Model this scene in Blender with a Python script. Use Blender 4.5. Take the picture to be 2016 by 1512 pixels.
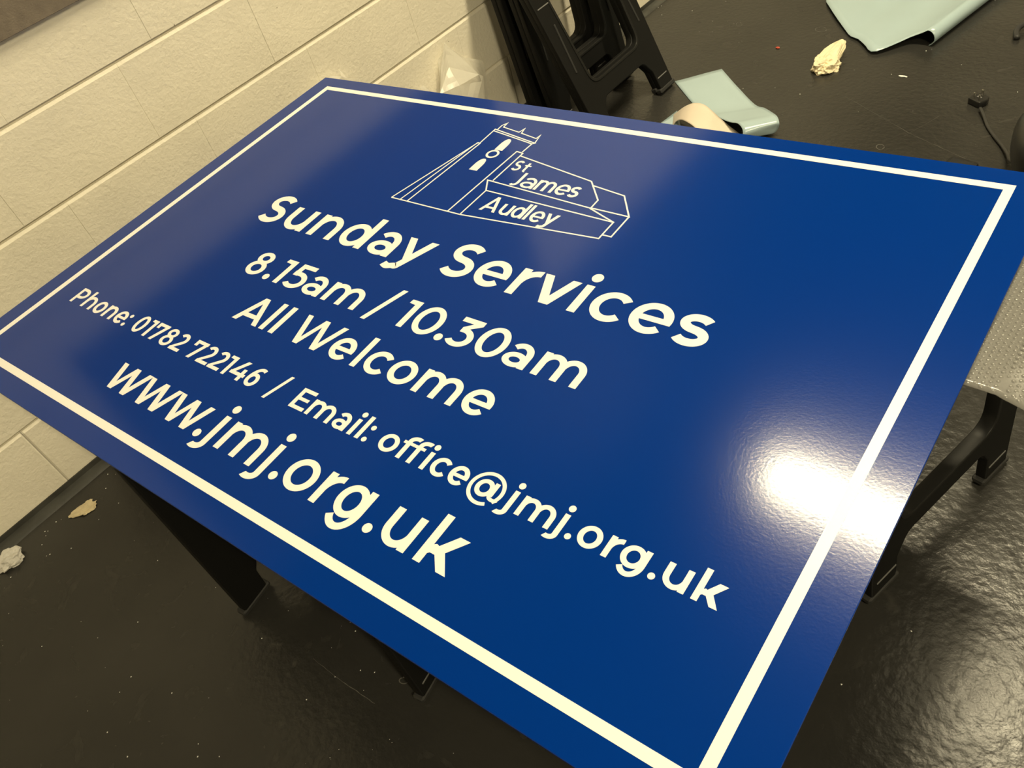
import bpy, bmesh, math, random
from mathutils import Vector, Matrix, noise
random.seed(7)

# ------------------------------------------------------------------ clear
for o in list(bpy.data.objects):
    bpy.data.objects.remove(o, do_unlink=True)
scene = bpy.context.scene
COL = scene.collection

# ------------------------------------------------------------------ camera
# room axes: x = away from the block wall, y = along the wall, z = up (z 0 = foot of the cream paint)
R = ((0.74959, 0.62077, -0.22962),
     (0.33189, -0.65272, -0.68102),
     (-0.57264, 0.43427, -0.69533))          # rows: camera right / down / forward in room axes
CAM = Vector((2.28431, 0.0, 1.59722))
FPX = 1644.7
FZ = -0.028                                  # floor level
r0, r1, r2 = (Vector(r).normalized() for r in R)
cam_data = bpy.data.cameras.new('camera')
cam_data.sensor_width = 36.0
cam_data.lens = FPX * 36.0 / 2016.0
cam_data.clip_start = 0.02
cam = bpy.data.objects.new('camera', cam_data)
COL.objects.link(cam)
m = Matrix((r0, -r1, -r2)).transposed().to_4x4()
m.translation = CAM
cam.matrix_world = m
scene.camera = cam

# ------------------------------------------------------------------ world, exposure
world = bpy.data.worlds.new('world')
scene.world = world
world.use_nodes = True
world.node_tree.nodes['Background'].inputs[0].default_value = (0, 0, 0, 1)   # closed workshop: no sky, the battens are the only light
world.node_tree.nodes['Background'].inputs[1].default_value = 0.0
scene.view_settings.view_transform = 'Standard'
scene.view_settings.look = 'None'
scene.view_settings.gamma = 1.0
scene.view_settings.use_curve_mapping = False
scene.view_settings.exposure = 0.22
LAMP_STRENGTH = 176.0
LAMP_COLOUR = (1.0, 0.86, 0.55)

def ray(p):
    return (r0 * ((p[0] - 1008) / FPX) + r1 * ((p[1] - 756) / FPX) + r2)
def at(p, z=FZ):
    """place on the level z that the photograph shows at pixel p"""
    d = ray(p)
    return CAM + d * ((z - CAM.z) / d.z)

# ------------------------------------------------------------------ materials
def new_mat(name):
    mt = bpy.data.materials.new(name)
    mt.use_nodes = True
    nt = mt.node_tree
    b = nt.nodes['Principled BSDF']
    return mt, nt, b
def N(nt, t, **kw):
    n = nt.nodes.new(t)
    for k, v in kw.items():
        setattr(n, k, v)
    return n
def simple(name, col, rough=0.5, metal=0.0, bump=0.0, bscale=200.0, spec=0.5, var=0.0, vscale=8.0):
    mt, nt, b = new_mat(name)
    b.inputs['Base Color'].default_value = (*col, 1)
    b.inputs['Roughness'].default_value = rough
    b.inputs['Metallic'].default_value = metal
    b.inputs['Specular IOR Level'].default_value = spec
    tc = N(nt, 'ShaderNodeTexCoord')
    if bump:
        nz = N(nt, 'ShaderNodeTexNoise'); nz.inputs['Scale'].default_value = bscale; nz.inputs['Detail'].default_value = 4
        nt.links.new(tc.outputs['Object'], nz.inputs['Vector'])
        bp = N(nt, 'ShaderNodeBump'); bp.inputs['Strength'].default_value = bump; bp.inputs['Distance'].default_value = 0.002
        nt.links.new(nz.outputs['Fac'], bp.inputs['Height']); nt.links.new(bp.outputs['Normal'], b.inputs['Normal'])
    if var:
        nz = N(nt, 'ShaderNodeTexNoise'); nz.inputs['Scale'].default_value = vscale; nz.inputs['Detail'].default_value = 5
        nt.links.new(tc.outputs['Object'], nz.inputs['Vector'])
        rp = N(nt, 'ShaderNodeValToRGB')
        rp.color_ramp.elements[0].position = 0.3; rp.color_ramp.elements[1].position = 0.7
        rp.color_ramp.elements[0].color = (*[c * (1 - var) for c in col], 1)
        rp.color_ramp.elements[1].color = (*[min(1, c * (1 + var)) for c in col], 1)
        nt.links.new(nz.outputs['Fac'], rp.inputs['Fac']); nt.links.new(rp.outputs['Color'], b.inputs['Base Color'])
    return mt

def wall_paint(name, col):
    mt, nt, b = new_mat(name)
    geo = N(nt, 'ShaderNodeNewGeometry')
    n1 = N(nt, 'ShaderNodeTexNoise'); n1.inputs['Scale'].default_value = 6; n1.inputs['Detail'].default_value = 6
    n2 = N(nt, 'ShaderNodeTexNoise'); n2.inputs['Scale'].default_value = 75; n2.inputs['Detail'].default_value = 7; n2.inputs['Roughness'].default_value = 0.62
    vo = N(nt, 'ShaderNodeTexVoronoi'); vo.inputs['Scale'].default_value = 26
    for n in (n1, n2, vo):
        nt.links.new(geo.outputs['Position'], n.inputs['Vector'])
    rp = N(nt, 'ShaderNodeValToRGB')
    rp.color_ramp.elements[0].position = 0.35; rp.color_ramp.elements[1].position = 0.65
    rp.color_ramp.elements[0].color = (*[c * 0.95 for c in col], 1); rp.color_ramp.elements[1].color = (*col, 1)
    nt.links.new(n1.outputs['Fac'], rp.inputs['Fac'])
    # sparse pits and specks of dirt
    sp = N(nt, 'ShaderNodeMath', operation='LESS_THAN'); sp.inputs[1].default_value = 0.045
    nt.links.new(vo.outputs['Distance'], sp.inputs[0])
    gate = N(nt, 'ShaderNodeTexNoise'); gate.inputs['Scale'].default_value = 9
    nt.links.new(geo.outputs['Position'], gate.inputs['Vector'])
    g2 = N(nt, 'ShaderNodeMath', operation='GREATER_THAN'); g2.inputs[1].default_value = 0.60
    nt.links.new(gate.outputs['Fac'], g2.inputs[0])
    mu = N(nt, 'ShaderNodeMath', operation='MULTIPLY')
    nt.links.new(sp.outputs[0], mu.inputs[0]); nt.links.new(g2.outputs[0], mu.inputs[1])
    mx = N(nt, 'ShaderNodeMixRGB'); mx.inputs[2].default_value = (0.22, 0.18, 0.13, 1)
    nt.links.new(mu.outputs[0], mx.inputs[0]); nt.links.new(rp.outputs['Color'], mx.inputs[1])
    nt.links.new(mx.outputs['Color'], b.inputs['Base Color'])
    b.inputs['Roughness'].default_value = 0.5
    b.inputs['Specular IOR Level'].default_value = 0.3
    bp = N(nt, 'ShaderNodeBump'); bp.inputs['Strength'].default_value = 0.5; bp.inputs['Distance'].default_value = 0.0045
    ad = N(nt, 'ShaderNodeMath', operation='ADD')
    m4 = N(nt, 'ShaderNodeMath', operation='MULTIPLY'); m4.inputs[1].default_value = 1.5
    nt.links.new(n1.outputs['Fac'], m4.inputs[0])
    nt.links.new(n2.outputs['Fac'], ad.inputs[0]); nt.links.new(m4.outputs[0], ad.inputs[1])
    su = N(nt, 'ShaderNodeMath', operation='SUBTRACT')
    nt.links.new(ad.outputs[0], su.inputs[0]); nt.links.new(mu.outputs[0], su.inputs[1])
    nt.links.new(su.outputs[0], bp.inputs['Height']); nt.links.new(bp.outputs['Normal'], b.inputs['Normal'])
    return mt

def floor_mat():
    mt, nt, b = new_mat('dark_floor_paint')
    geo = N(nt, 'ShaderNodeNewGeometry')
    n1 = N(nt, 'ShaderNodeTexNoise'); n1.inputs['Scale'].default_value = 2.2; n1.inputs['Detail'].default_value = 8
    n2 = N(nt, 'ShaderNodeTexNoise'); n2.inputs['Scale'].default_value = 60; n2.inputs['Detail'].default_value = 6
    n3 = N(nt, 'ShaderNodeTexNoise'); n3.inputs['Scale'].default_value = 13; n3.inputs['Detail'].default_value = 5; n3.inputs['Distortion'].default_value = 1.2
    for n in (n1, n2, n3):
        nt.links.new(geo.outputs['Position'], n.inputs['Vector'])
    rp = N(nt, 'ShaderNodeValToRGB')
    rp.color_ramp.elements[0].position = 0.32; rp.color_ramp.elements[1].position = 0.72
    rp.color_ramp.elements[0].color = (0.022, 0.0215, 0.020, 1); rp.color_ramp.elements[1].color = (0.034, 0.033, 0.030, 1)
    nt.links.new(n1.outputs['Fac'], rp.inputs['Fac'])
    # dusty scuffs
    r2_ = N(nt, 'ShaderNodeValToRGB')
    r2_.color_ramp.elements[0].position = 0.66; r2_.color_ramp.elements[1].position = 0.82
    nt.links.new(n3.outputs['Fac'], r2_.inputs['Fac'])
    mx = N(nt, 'ShaderNodeMixRGB'); mx.inputs[2].default_value = (0.06, 0.057, 0.05, 1)
    nt.links.new(r2_.outputs['Color'], mx.inputs[0]); nt.links.new(rp.outputs['Color'], mx.inputs[1])
    nt.links.new(mx.outputs['Color'], b.inputs['Base Color'])
    r3 = N(nt, 'ShaderNodeMapRange'); r3.inputs['To Min'].default_value = 0.17; r3.inputs['To Max'].default_value = 0.33
    nt.links.new(n3.outputs['Fac'], r3.inputs['Value']); nt.links.new(r3.outputs[0], b.inputs['Roughness'])
    b.inputs['Specular IOR Level'].default_value = 0.42
    bp = N(nt, 'ShaderNodeBump'); bp.inputs['Strength'].default_value = 0.30; bp.inputs['Distance'].default_value = 0.004
    nt.links.new(n2.outputs['Fac'], bp.inputs['Height']); nt.links.new(bp.outputs['Normal'], b.inputs['Normal'])
    return mt

def film_mat(name, col, alpha, rough=0.25):
    mt, nt, b = new_mat(name)
    b.inputs['Base Color'].default_value = (*col, 1)
    b.inputs['Roughness'].default_value = rough
    tr = N(nt, 'ShaderNodeBsdfTransparent')
    tl = N(nt, 'ShaderNodeBsdfTranslucent'); tl.inputs['Color'].default_value = (*col, 1)
    m1 = N(nt, 'ShaderNodeMixShader'); m1.inputs[0].default_value = 0.4
    m2 = N(nt, 'ShaderNodeMixShader'); m2.inputs[0].default_value = alpha
    out = nt.nodes['Material Output']
    nt.links.new(b.outputs[0], m1.inputs[1]); nt.links.new(tl.outputs[0], m1.inputs[2])
    nt.links.new(tr.outputs[0], m2.inputs[1]); nt.links.new(m1.outputs[0], m2.inputs[2])
    nt.links.new(m2.outputs[0], out.inputs['Surface'])
    return mt

def emit_mat(name, col, s):
    mt, nt, b = new_mat(name)
    b.inputs['Base Color'].default_value = (0.8, 0.8, 0.8, 1)
    b.inputs['Emission Color'].default_value = (*col, 1)
    b.inputs['Emission Strength'].default_value = s
    return mt

M = {
    'cream': wall_paint('cream_masonry_paint', (0.83, 0.78, 0.66)),
    'mortar': wall_paint('painted_mortar', (0.80, 0.75, 0.63)),
    'floor': floor_mat(),
    'skirt': simple('black_skirting_paint', (0.045, 0.045, 0.04), 0.55, bump=0.3, bscale=60, var=0.35, vscale=14),
    'board': simple('grey_brown_felt', (0.175, 0.145, 0.115), 0.9, bump=0.5, bscale=300, var=0.12, vscale=40),
    'ceiling': simple('dark_ceiling', (0.02, 0.02, 0.02), 0.8, var=0.1),
    'added_cladding': simple('added_dark_cladding', (0.015, 0.015, 0.015), 0.7, var=0.1),
    'blue': None,
    'vinyl': simple('ivory_vinyl', (0.84, 0.83, 0.80), 0.35, spec=0.4),
    'edge': simple('panel_core_edge', (0.30, 0.33, 0.42), 0.4),
    'plastic': simple('black_plastic', (0.008, 0.008, 0.0078), 0.5, spec=0.16, bump=0.15, bscale=400),
    'rib': simple('worn_black_plastic', (0.012, 0.012, 0.0115), 0.45, spec=0.2),
    'rubber': simple('black_rubber', (0.018, 0.018, 0.018), 0.7),
    'scuff': simple('scuffed_plastic', (0.16, 0.16, 0.16), 0.5),
    'film': simple('pale_blue_backing_film', (0.37, 0.48, 0.52), 0.26, spec=0.5, var=0.03, vscale=5),
    'paper': simple('beige_backing_paper', (0.66, 0.57, 0.47), 0.6, bump=0.15, bscale=120, var=0.04, vscale=12),
    'tape': simple('cream_masking_tape', (0.80, 0.70, 0.48), 0.55, bump=0.3, bscale=150, var=0.06, vscale=40),
    'tissue': simple('pale_grey_tissue', (0.62, 0.60, 0.56), 0.6, bump=0.3, bscale=150, var=0.08, vscale=50),
    'foam': simple('yellowed_foam', (0.66, 0.56, 0.36), 0.8, bump=0.5, bscale=200, var=0.12, vscale=60),
    'bead': simple('white_polystyrene', (0.8, 0.8, 0.78), 0.6),
    'bag': film_mat('clear_polythene', (0.9, 0.88, 0.82), 0.42),
    'bubble': None,
    'cable': simple('black_cable', (0.03, 0.03, 0.03), 0.4),
    'case': simple('gloss_black_case', (0.015, 0.015, 0.015), 0.3),
    'metal': simple('steel_pin', (0.55, 0.54, 0.5), 0.3, metal=1.0),
    'housing': simple('white_lamp_housing', (0.7, 0.7, 0.7), 0.5),
    'lamp': emit_mat('lamp_diffuser', LAMP_COLOUR, LAMP_STRENGTH),
    'scratch': simple('pale_scratch', (0.10, 0.095, 0.085), 0.6),
    'red': simple('red_chip', (0.45, 0.06, 0.03), 0.6),
}
def blue_mat():
    mt, nt, b = new_mat('blue_laminate')
    b.inputs['Base Color'].default_value = (0.0004, 0.028, 0.215, 1)
    b.inputs['Roughness'].default_value = 0.135
    b.inputs['Specular IOR Level'].default_value = 0.30
    geo = N(nt, 'ShaderNodeNewGeometry')
    nz = N(nt, 'ShaderNodeTexNoise'); nz.inputs['Scale'].default_value = 260; nz.inputs['Detail'].default_value = 3
    nt.links.new(geo.outputs['Position'], nz.inputs['Vector'])
    bp = N(nt, 'ShaderNodeBump'); bp.inputs['Strength'].default_value = 0.06; bp.inputs['Distance'].default_value = 0.001
    nt.links.new(nz.outputs['Fac'], bp.inputs['Height']); nt.links.new(bp.outputs['Normal'], b.inputs['Normal'])
    return mt
M['blue'] = blue_mat()
def bubble_mat():
    mt, nt, b = new_mat('bubble_wrap_film')
    b.inputs['Base Color'].default_value = (0.26, 0.255, 0.24, 1)
    b.inputs['Roughness'].default_value = 0.16
    b.inputs['Specular IOR Level'].default_value = 0.7
    tr = N(nt, 'ShaderNodeBsdfTransparent')
    m2 = N(nt, 'ShaderNodeMixShader'); m2.inputs[0].default_value = 0.62
    out = nt.nodes['Material Output']
    nt.links.new(tr.outputs[0], m2.inputs[1]); nt.links.new(b.outputs[0], m2.inputs[2])
    nt.links.new(m2.outputs[0], out.inputs['Surface'])
    return mt
M['bubble'] = bubble_mat()

# ------------------------------------------------------------------ helpers
def link(name, me, mat=None, parent=None, loc=None, rot=None):
    o = bpy.data.objects.new(name, me)
    COL.objects.link(o)
    if mat is not None and me is not None and not me.materials:
        me.materials.append(M[mat])
    if parent is not None:
        o.parent = parent
    if loc is not None:
        o.location = loc
    if rot is not None:
        o.rotation_euler = rot
    return o
def tag(o, label, cat, group=None):
    o['label'] = label; o['category'] = cat
    if group:
        o['group'] = group
    return o
def struct(o, label=None):
    o['kind'] = 'structure'
    if label:
        o['label'] = label
    return o
def thing(name, label, cat, loc=(0, 0, 0), rz=0.0, group=None):
    o = bpy.data.objects.new(name, None)
    COL.objects.link(o)
    o.location = loc; o.rotation_euler = (0, 0, rz); o.empty_display_size = 0.1
    return tag(o, label, cat, group)
def mesh(name, verts, faces, smooth=False):
    me = bpy.data.meshes.new(name)
    me.from_pydata([tuple(v) for v in verts], [], faces)
    me.validate(); me.update()
    if smooth:
        for p in me.polygons:
            p.use_smooth = True
    return me
def from_bm(name, bm, smooth=False):
    bmesh.ops.recalc_face_normals(bm, faces=bm.faces)
    me = bpy.data.meshes.new(name)
    bm.to_mesh(me); bm.free()
    if smooth:
        for p in me.polygons:
            p.use_smooth = True
    return me
def box_bm(x0, x1, y0, y1, z0, z1, bev=0.0, seg=1, bm=None):
    own = bm is None
    if own:
        bm = bmesh.new()
    vs = [bm.verts.new(p) for p in ((x0, y0, z0), (x1, y0, z0), (x1, y1, z0), (x0, y1, z0), (x0, y0, z1), (x1, y0, z1), (x1, y1, z1), (x0, y1, z1))]
    fs = [bm.faces.new([vs[i] for i in q]) for q in ((0, 3, 2, 1), (4, 5, 6, 7), (0, 1, 5, 4), (1, 2, 6, 5), (2, 3, 7, 6), (3, 0, 4, 7))]
    if bev:
        es = list({e for f in fs for e in f.edges})
        bmesh.ops.bevel(bm, geom=es, offset=bev, segments=seg, affect='EDGES', profile=0.6)
    return bm
def box(name, b, mat, parent=None, bev=0.0, seg=1):
    return link(name, from_bm(name, box_bm(*b, bev=bev, seg=seg)), mat, parent)
def tube_mesh(name, pts, rad, n=10, flat=1.0):
    pts = [Vector(p) for p in pts]
    V, F = [], []
    for i, p in enumerate(pts):
        t = (pts[min(i + 1, len(pts) - 1)] - pts[max(i - 1, 0)]).normalized()
        a = t.cross(Vector((0, 0, 1)))
        a = a.normalized() if a.length > 1e-4 else Vector((1, 0, 0))
        b_ = a.cross(t).normalized()
        rr = rad(i / (len(pts) - 1)) if callable(rad) else rad
        for k in range(n):
            an = 2 * math.pi * k / n
            V.append(p + a * (math.cos(an) * rr) + b_ * (math.sin(an) * rr * flat))
    for i in range(len(pts) - 1):
        for k in range(n):
            F.append((i * n + k, i * n + (k + 1) % n, (i + 1) * n + (k + 1) % n, (i + 1) * n + k))
    F.append(tuple(range(n - 1, -1, -1)))
    F.append(tuple((len(pts) - 1) * n + k for k in range(n)))
    return mesh(name, V, F, True)
def smooth_path(pts, sub=6):
    pts = [Vector(p) for p in pts]
    out = []
    for i in range(len(pts) - 1):
        p0, p1, p2, p3 = pts[max(i - 1, 0)], pts[i], pts[i + 1], pts[min(i + 2, len(pts) - 1)]
        for k in range(sub):
            t = k / sub
            out.append(0.5 * ((2 * p1) + (p2 - p0) * t + (2 * p0 - 5 * p1 + 4 * p2 - p3) * t * t + (3 * p1 - p0 - 3 * p2 + p3) * t ** 3))
    out.append(pts[-1])
    return out
def sheet_mesh(name, rows, thick=0.0012):
    """rows of equal length; a thin sheet with real thickness"""
    nr, nc = len(rows), len(rows[0])
    P = [[Vector(p) for p in r] for r in rows]
    V, F = [], []
    nor = []
    for i in range(nr):
        for j in range(nc):
            du = P[min(i + 1, nr - 1)][j] - P[max(i - 1, 0)][j]
            dv = P[i][min(j + 1, nc - 1)] - P[i][max(j - 1, 0)]
            n_ = du.cross(dv)
            nor.append(n_.normalized() if n_.length > 1e-9 else Vector((0, 0, 1)))
    for s in (0.5, -0.5):
        for i in range(nr):
            for j in range(nc):
                V.append(P[i][j] + nor[i * nc + j] * (thick * s))
    K = nr * nc
    for i in range(nr - 1):
        for j in range(nc - 1):
            a, b_, c, d = i * nc + j, i * nc + j + 1, (i + 1) * nc + j + 1, (i + 1) * nc + j
            F.append((a, d, c, b_)); F.append((K + a, K + b_, K + c, K + d))
    rim = [j for j in range(nc)] + [i * nc + nc - 1 for i in range(1, nr)] + [(nr - 1) * nc + j for j in range(nc - 2, -1, -1)] + [i * nc for i in range(nr - 2, 0, -1)]
    for k in range(len(rim)):
        a, b_ = rim[k], rim[(k + 1) % len(rim)]
        F.append((a, b_, K + b_, K + a))
    return mesh(name, V, F, True)
def lerp(a, b_, t):
    return a + (b_ - a) * t

# ------------------------------------------------------------------ the setting
XM, YA, YB, ZC = 8.0, -4.5, 7.5, 4.6
floor = struct(link('floor', from_bm('floor', box_bm(-0.02, XM, YA, YB, FZ - 0.1, FZ)), 'floor'), 'dark painted concrete workshop floor')
struct(link('ceiling', from_bm('ceiling', box_bm(-0.02, XM, YA, YB, ZC, ZC + 0.1)), 'ceiling'))
struct(link('wall_right', from_bm('wall_right', box_bm(XM, XM + 0.1, YA, YB, FZ, ZC)), 'cream'))
struct(link('wall_front', from_bm('wall_front', box_bm(0, XM, YA - 0.1, YA, FZ, ZC)), 'cream'))
struct(link('wall_back', from_bm('wall_back', box_bm(0, XM, YB, YB + 0.1, FZ, ZC)), 'cream'))
wall = struct(link('wall_left', from_bm('wall_left', box_bm(-0.20, -0.008, YA, YB, FZ, 2.25)), 'mortar'), 'cream painted concrete block wall')
struct(link('wall_left_upper', from_bm('wall_left_upper', box_bm(-0.2, 0.0, YA, YB, 2.25, ZC)), 'added_cladding'))  # unseen dark finish, added so the sign mirrors darkness above the blocks
# blocks laid on the wall: each one its own piece, shared mesh, 430 x 225 coursing
MODX, MODZ = 0.43, 0.225
def block_mesh(w, h, k):
    c = 0.0012 if not k else 0.0035            # side arris
    prof = [(-0.02, 0.0), (-0.001, 0.0), (0.0, 0.0012), (0.0, h - 0.008), (-0.0040, h), (-0.02, h)]
    V, F = [], []
    for side in (0, 1):
        for (x, z) in prof:
            V.append((x, w if side else 0.0, z))
        for (x, z) in prof:
            V.append((x, w - c if side else c, z))
    # side arris: the face corner pulled back
    n = len(prof)
    for side in (0, 1):
        for i in (2, 3):
            v = V[side * 2 * n + i]
            V[side * 2 * n + i] = (v[0] - c * 0.8, v[1], v[2])
    for i in range(n - 1):
        a = i
        F.append((a, n + a, n + a + 1, a + 1))
        F.append((n + a, 3 * n + a, 3 * n + a + 1, n + a + 1))
        F.append((3 * n + a, 2 * n + a, 2 * n + a + 1, 3 * n + a + 1))
    return mesh('block', V, F)
bmeshes = [block_mesh(MODX, MODZ - 0.0078, 0), block_mesh(MODX - 0.003, MODZ - 0.0078, 1)]
offs = {0: 0.073, 1: 0.285, 2: 0.535, 3: 0.845, 4: 0.963, 5: 0.14, 6: 0.37, 7: 0.03, 8: 0.25, 9: 0.41, 10: 0.18, 11: 0.33}
for c in range(10):
    y = offs[c] % MODX - 3 * MODX
    while y < 4.6:
        link('block', bmeshes[1 if c == 0 else 0], 'cream', wall, (random.uniform(-0.0006, 0.0006), y, c * MODZ))
        y += MODX
# black painted foot of the wall and the mortar fillet on the floor
sk = box('baseboard_left', (-0.004, 0.0025, YA, YB, FZ, 0.0), 'skirt'); struct(sk, 'black painted strip along the foot of the block wall')
V, F = [], []
prof = [(0.0, FZ + 0.012), (0.012, FZ + 0.010), (0.030, FZ + 0.007), (0.037, FZ)]
ny = 120
for i in range(ny + 1):
    y = lerp(-1.5, 4.5, i / ny)
    for (x, z) in prof:
        V.append((x * (1 + 0.14 * noise.noise(Vector((y * 9, 3, 1)))) + (0.0025 if x == 0 else 0), y, z))
for i in range(ny):
    for k in range(3):
        a = i * 4 + k
        F.append((a, a + 1, a + 5, a + 4))
struct(link('trim_1', mesh('trim_1', V, F, True), 'skirt'), 'dark mortar fillet between floor and wall')

# grey-brown board on the wall above the cream band
bd = box('wall_board', (0.0, 0.018, 0.30, 2.08, 1.061, 2.25), 'board', bev=0.001)
tag(bd, 'grey-brown felt board fixed on the cream block wall', 'board')

# ------------------------------------------------------------------ ceiling lamps
def batten(name, x, y, z, label):
    t = thing(name + '_offscreen', label, 'lamp', (x, y, z), 0, 'battens under the ceiling')
    bm = box_bm(-0.83, 0.83, -0.11, 0.11, 0.0, 0.05, bev=0.006)
    link('housing', from_bm('housing', bm), 'housing', t)
    bm = bmesh.new()
    n = 8
    prof = [(0.10 * math.cos(math.pi * k / n), -0.045 * math.sin(math.pi * k / n)) for k in range(n + 1)]
    vs = [[bm.verts.new((sx * 0.82, p[0], p[1])) for p in prof] for sx in (-1, 1)]
    for k in range(n):
        bm.faces.new((vs[0][k], vs[1][k], vs[1][k + 1], vs[0][k + 1]))
    bm.faces.new(vs[0]); bm.faces.new(vs[1][::-1])
    link(name + '_diffuser_offscreen', from_bm('diffuser', bm, True), 'lamp', t)
    for s in (-0.6, 0.6):
        link('hanger', tube_mesh('hanger', [(s, 0, 0.04), (s, 0, ZC - z)], 0.006, 6), 'metal', t)
    return t
# the one mirrored in the sign, and the one on the open-floor side that lights the block wall
batten('ceiling_batten', 1.56, 2.82, 4.0, 'white batten light hanging high above the folded trestles')
batten('workshop_batten', 4.7, -0.35, 4.0, 'white batten light hanging over the open workshop floor')

# ------------------------------------------------------------------ sign board
SW, SH = 1.8, 1.1943
ST = 0.005
TL = Vector((0.2674, 1.2531, 0.6752)); TR = Vector((2.0639, 1.3663, 0.6752))
ex = (TR - TL).normalized(); yaw = math.atan2(ex.y, ex.x)
sign = thing('sign_board', 'large blue church notice sign with white border and lettering lying on two trestles', 'sign', TL, yaw)
# local axes: x along the lettering, y up the lettering (negative), z out of the face
box('panel', (0, SW, -SH, 0, -ST, 0), 'blue', sign, bev=0.0008)
pm = sign.children[0].data if sign.children else None
LZ = 0.0003
def flat(name, polys, mat='vinyl', parent=sign, z0=0.0, th=LZ):
    """flat vinyl piece: list of polygons (mm) given thickness"""
    V, F = [], []
    last, step = None, 0
    for p in polys:
        g = getattr(p, 'gid', None)
        if g is None or g != last:
            step += 1
        last = g
        th_ = th + step * 3.0e-5          # overlapping strokes are cut from layers, never coplanar
        a = 0
        for i in range(len(p)):
            q, r = p[i], p[(i + 1) % len(p)]
            a += q[0] * r[1] - r[0] * q[1]
        if a < 0:
            p = p[::-1]
        n = len(p); b0 = len(V)
        V += [(x / 1000, y / 1000, z0 + th_) for x, y in p] + [(x / 1000, y / 1000, z0) for x, y in p]
        F.append(tuple(range(b0, b0 + n)))
        for i in range(n):
            j = (i + 1) % n
            F.append((b0 + i, b0 + n + i, b0 + n + j, b0 + j))
    return link(name, mesh(name, V, F), mat, parent)
BX = SW * 1000 / 1.0613
bl, bt = 0.0291 * BX, 0.0243 * BX
bw = 0.0092 * BX
bx0, bx1, by0, by1 = bl, bl + BX, -bt, -bt - 0.6542 * BX
flat('border', [[(bx0, by0), (bx1, by0), (bx1 - bw, by0 - bw), (bx0 + bw, by0 - bw)],
                [(bx1, by0), (bx1, by1), (bx1 - bw, by1 + bw), (bx1 - bw, by0 - bw)],
                [(bx1, by1), (bx0, by1), (bx0 + bw, by1 + bw), (bx1 - bw, by1 + bw)],
                [(bx0, by1), (bx0, by0), (bx0 + bw, by0 - bw), (bx0 + bw, by1 + bw)]])

# --- lettering: monoline glyphs drawn to the measured widths (mm)
PI = math.pi
class Poly(list):
    gid = None
GID = [0]
def quad_strip(L, Rr):
    GID[0] += 1
    out = []
    for i in range(len(L) - 1):
        p = Poly([L[i], L[i + 1], Rr[i + 1], Rr[i]]); p.gid = GID[0]
        out.append(p)
    return out
def rect(x0, x1, y0, y1):
    return [[(x0, y0), (x1, y0), (x1, y1), (x0, y1)]]
def arc(cx, cy, rx, ry, wx, wy, a0, a1, n=None):
    n = n or max(6, int(abs(a1 - a0) / 9))
    o, i_ = [], []
    for k in range(n + 1):
        a = math.radians(lerp(a0, a1, k / n)); c, s = math.cos(a), math.sin(a)
        o.append((cx + rx * c, cy + ry * s)); i_.append((cx + (rx - wx) * c, cy + (ry - wy) * s))
    return quad_strip(o, i_)
def ring(x0, x1, y0, y1, wx, wy):
    return arc((x0 + x1) / 2, (y0 + y1) / 2, (x1 - x0) / 2, (y1 - y0) / 2, wx, wy, 0, 360, 44)
def disc(cx, cy, r):
    return [[(cx + r * math.cos(2 * PI * k / 24), cy + r * math.sin(2 * PI * k / 24)) for k in range(24)]]
def dg(xa, ya, xb, yb, w):
    return [[(xa, ya), (xa + w, ya), (xb + w, yb), (xb, yb)]]
def path(pts, w, n=1):
    """stroke along a polyline with mitred joints, square ends"""
    P = [Vector(p) for p in pts]
    L, Q = [], []
    for i, p in enumerate(P):
        d0 = (P[i] - P[i - 1]).normalized() if i > 0 else (P[1] - P[0]).normalized()
        d1 = (P[i + 1] - P[i]).normalized() if i < len(P) - 1 else d0
        n0 = Vector((-d0.y, d0.x)); n1 = Vector((-d1.y, d1.x))
        mm = (n0 + n1)
        mm = mm.normalized() if mm.length > 1e-6 else n0
        k = 1.0 / max(0.35, mm.dot(n0))
        L.append(tuple(p + mm * (w / 2 * k))); Q.append(tuple(p - mm * (w / 2 * k)))
    return quad_strip(L, Q)
def s_path(x0, x1, H, w, tu=32, tl=-150):
    ov = H * 0.012
    rx = (x1 - x0 - w) / 2
    top, bot = H + ov - w * 0.46, -ov + w * 0.46
    mid = bot + (top - bot) * 0.52
    cx = (x0 + x1) / 2
    ru, rl = (top - mid) / 2, (mid - bot) / 2
    pts = []
    for k in range(29):
        a = math.radians(lerp(tu, 270, k / 28)); pts.append((cx + rx * 0.93 * math.cos(a), mid + ru + ru * math.sin(a)))
    for k in range(1, 29):
        a = math.radians(lerp(90, tl, k / 28)); pts.append((cx + rx * math.cos(a), mid - rl + rl * math.sin(a)))
    # soften the spine
    q = list(pts)
    for _ in range(3):
        q = [q[0]] + [((q[i - 1][0] + 2 * q[i][0] + q[i + 1][0]) / 4, (q[i - 1][1] + 2 * q[i][1] + q[i + 1][1]) / 4) for i in range(1, len(q) - 1)] + [q[-1]]
    return path(q, w)

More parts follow.
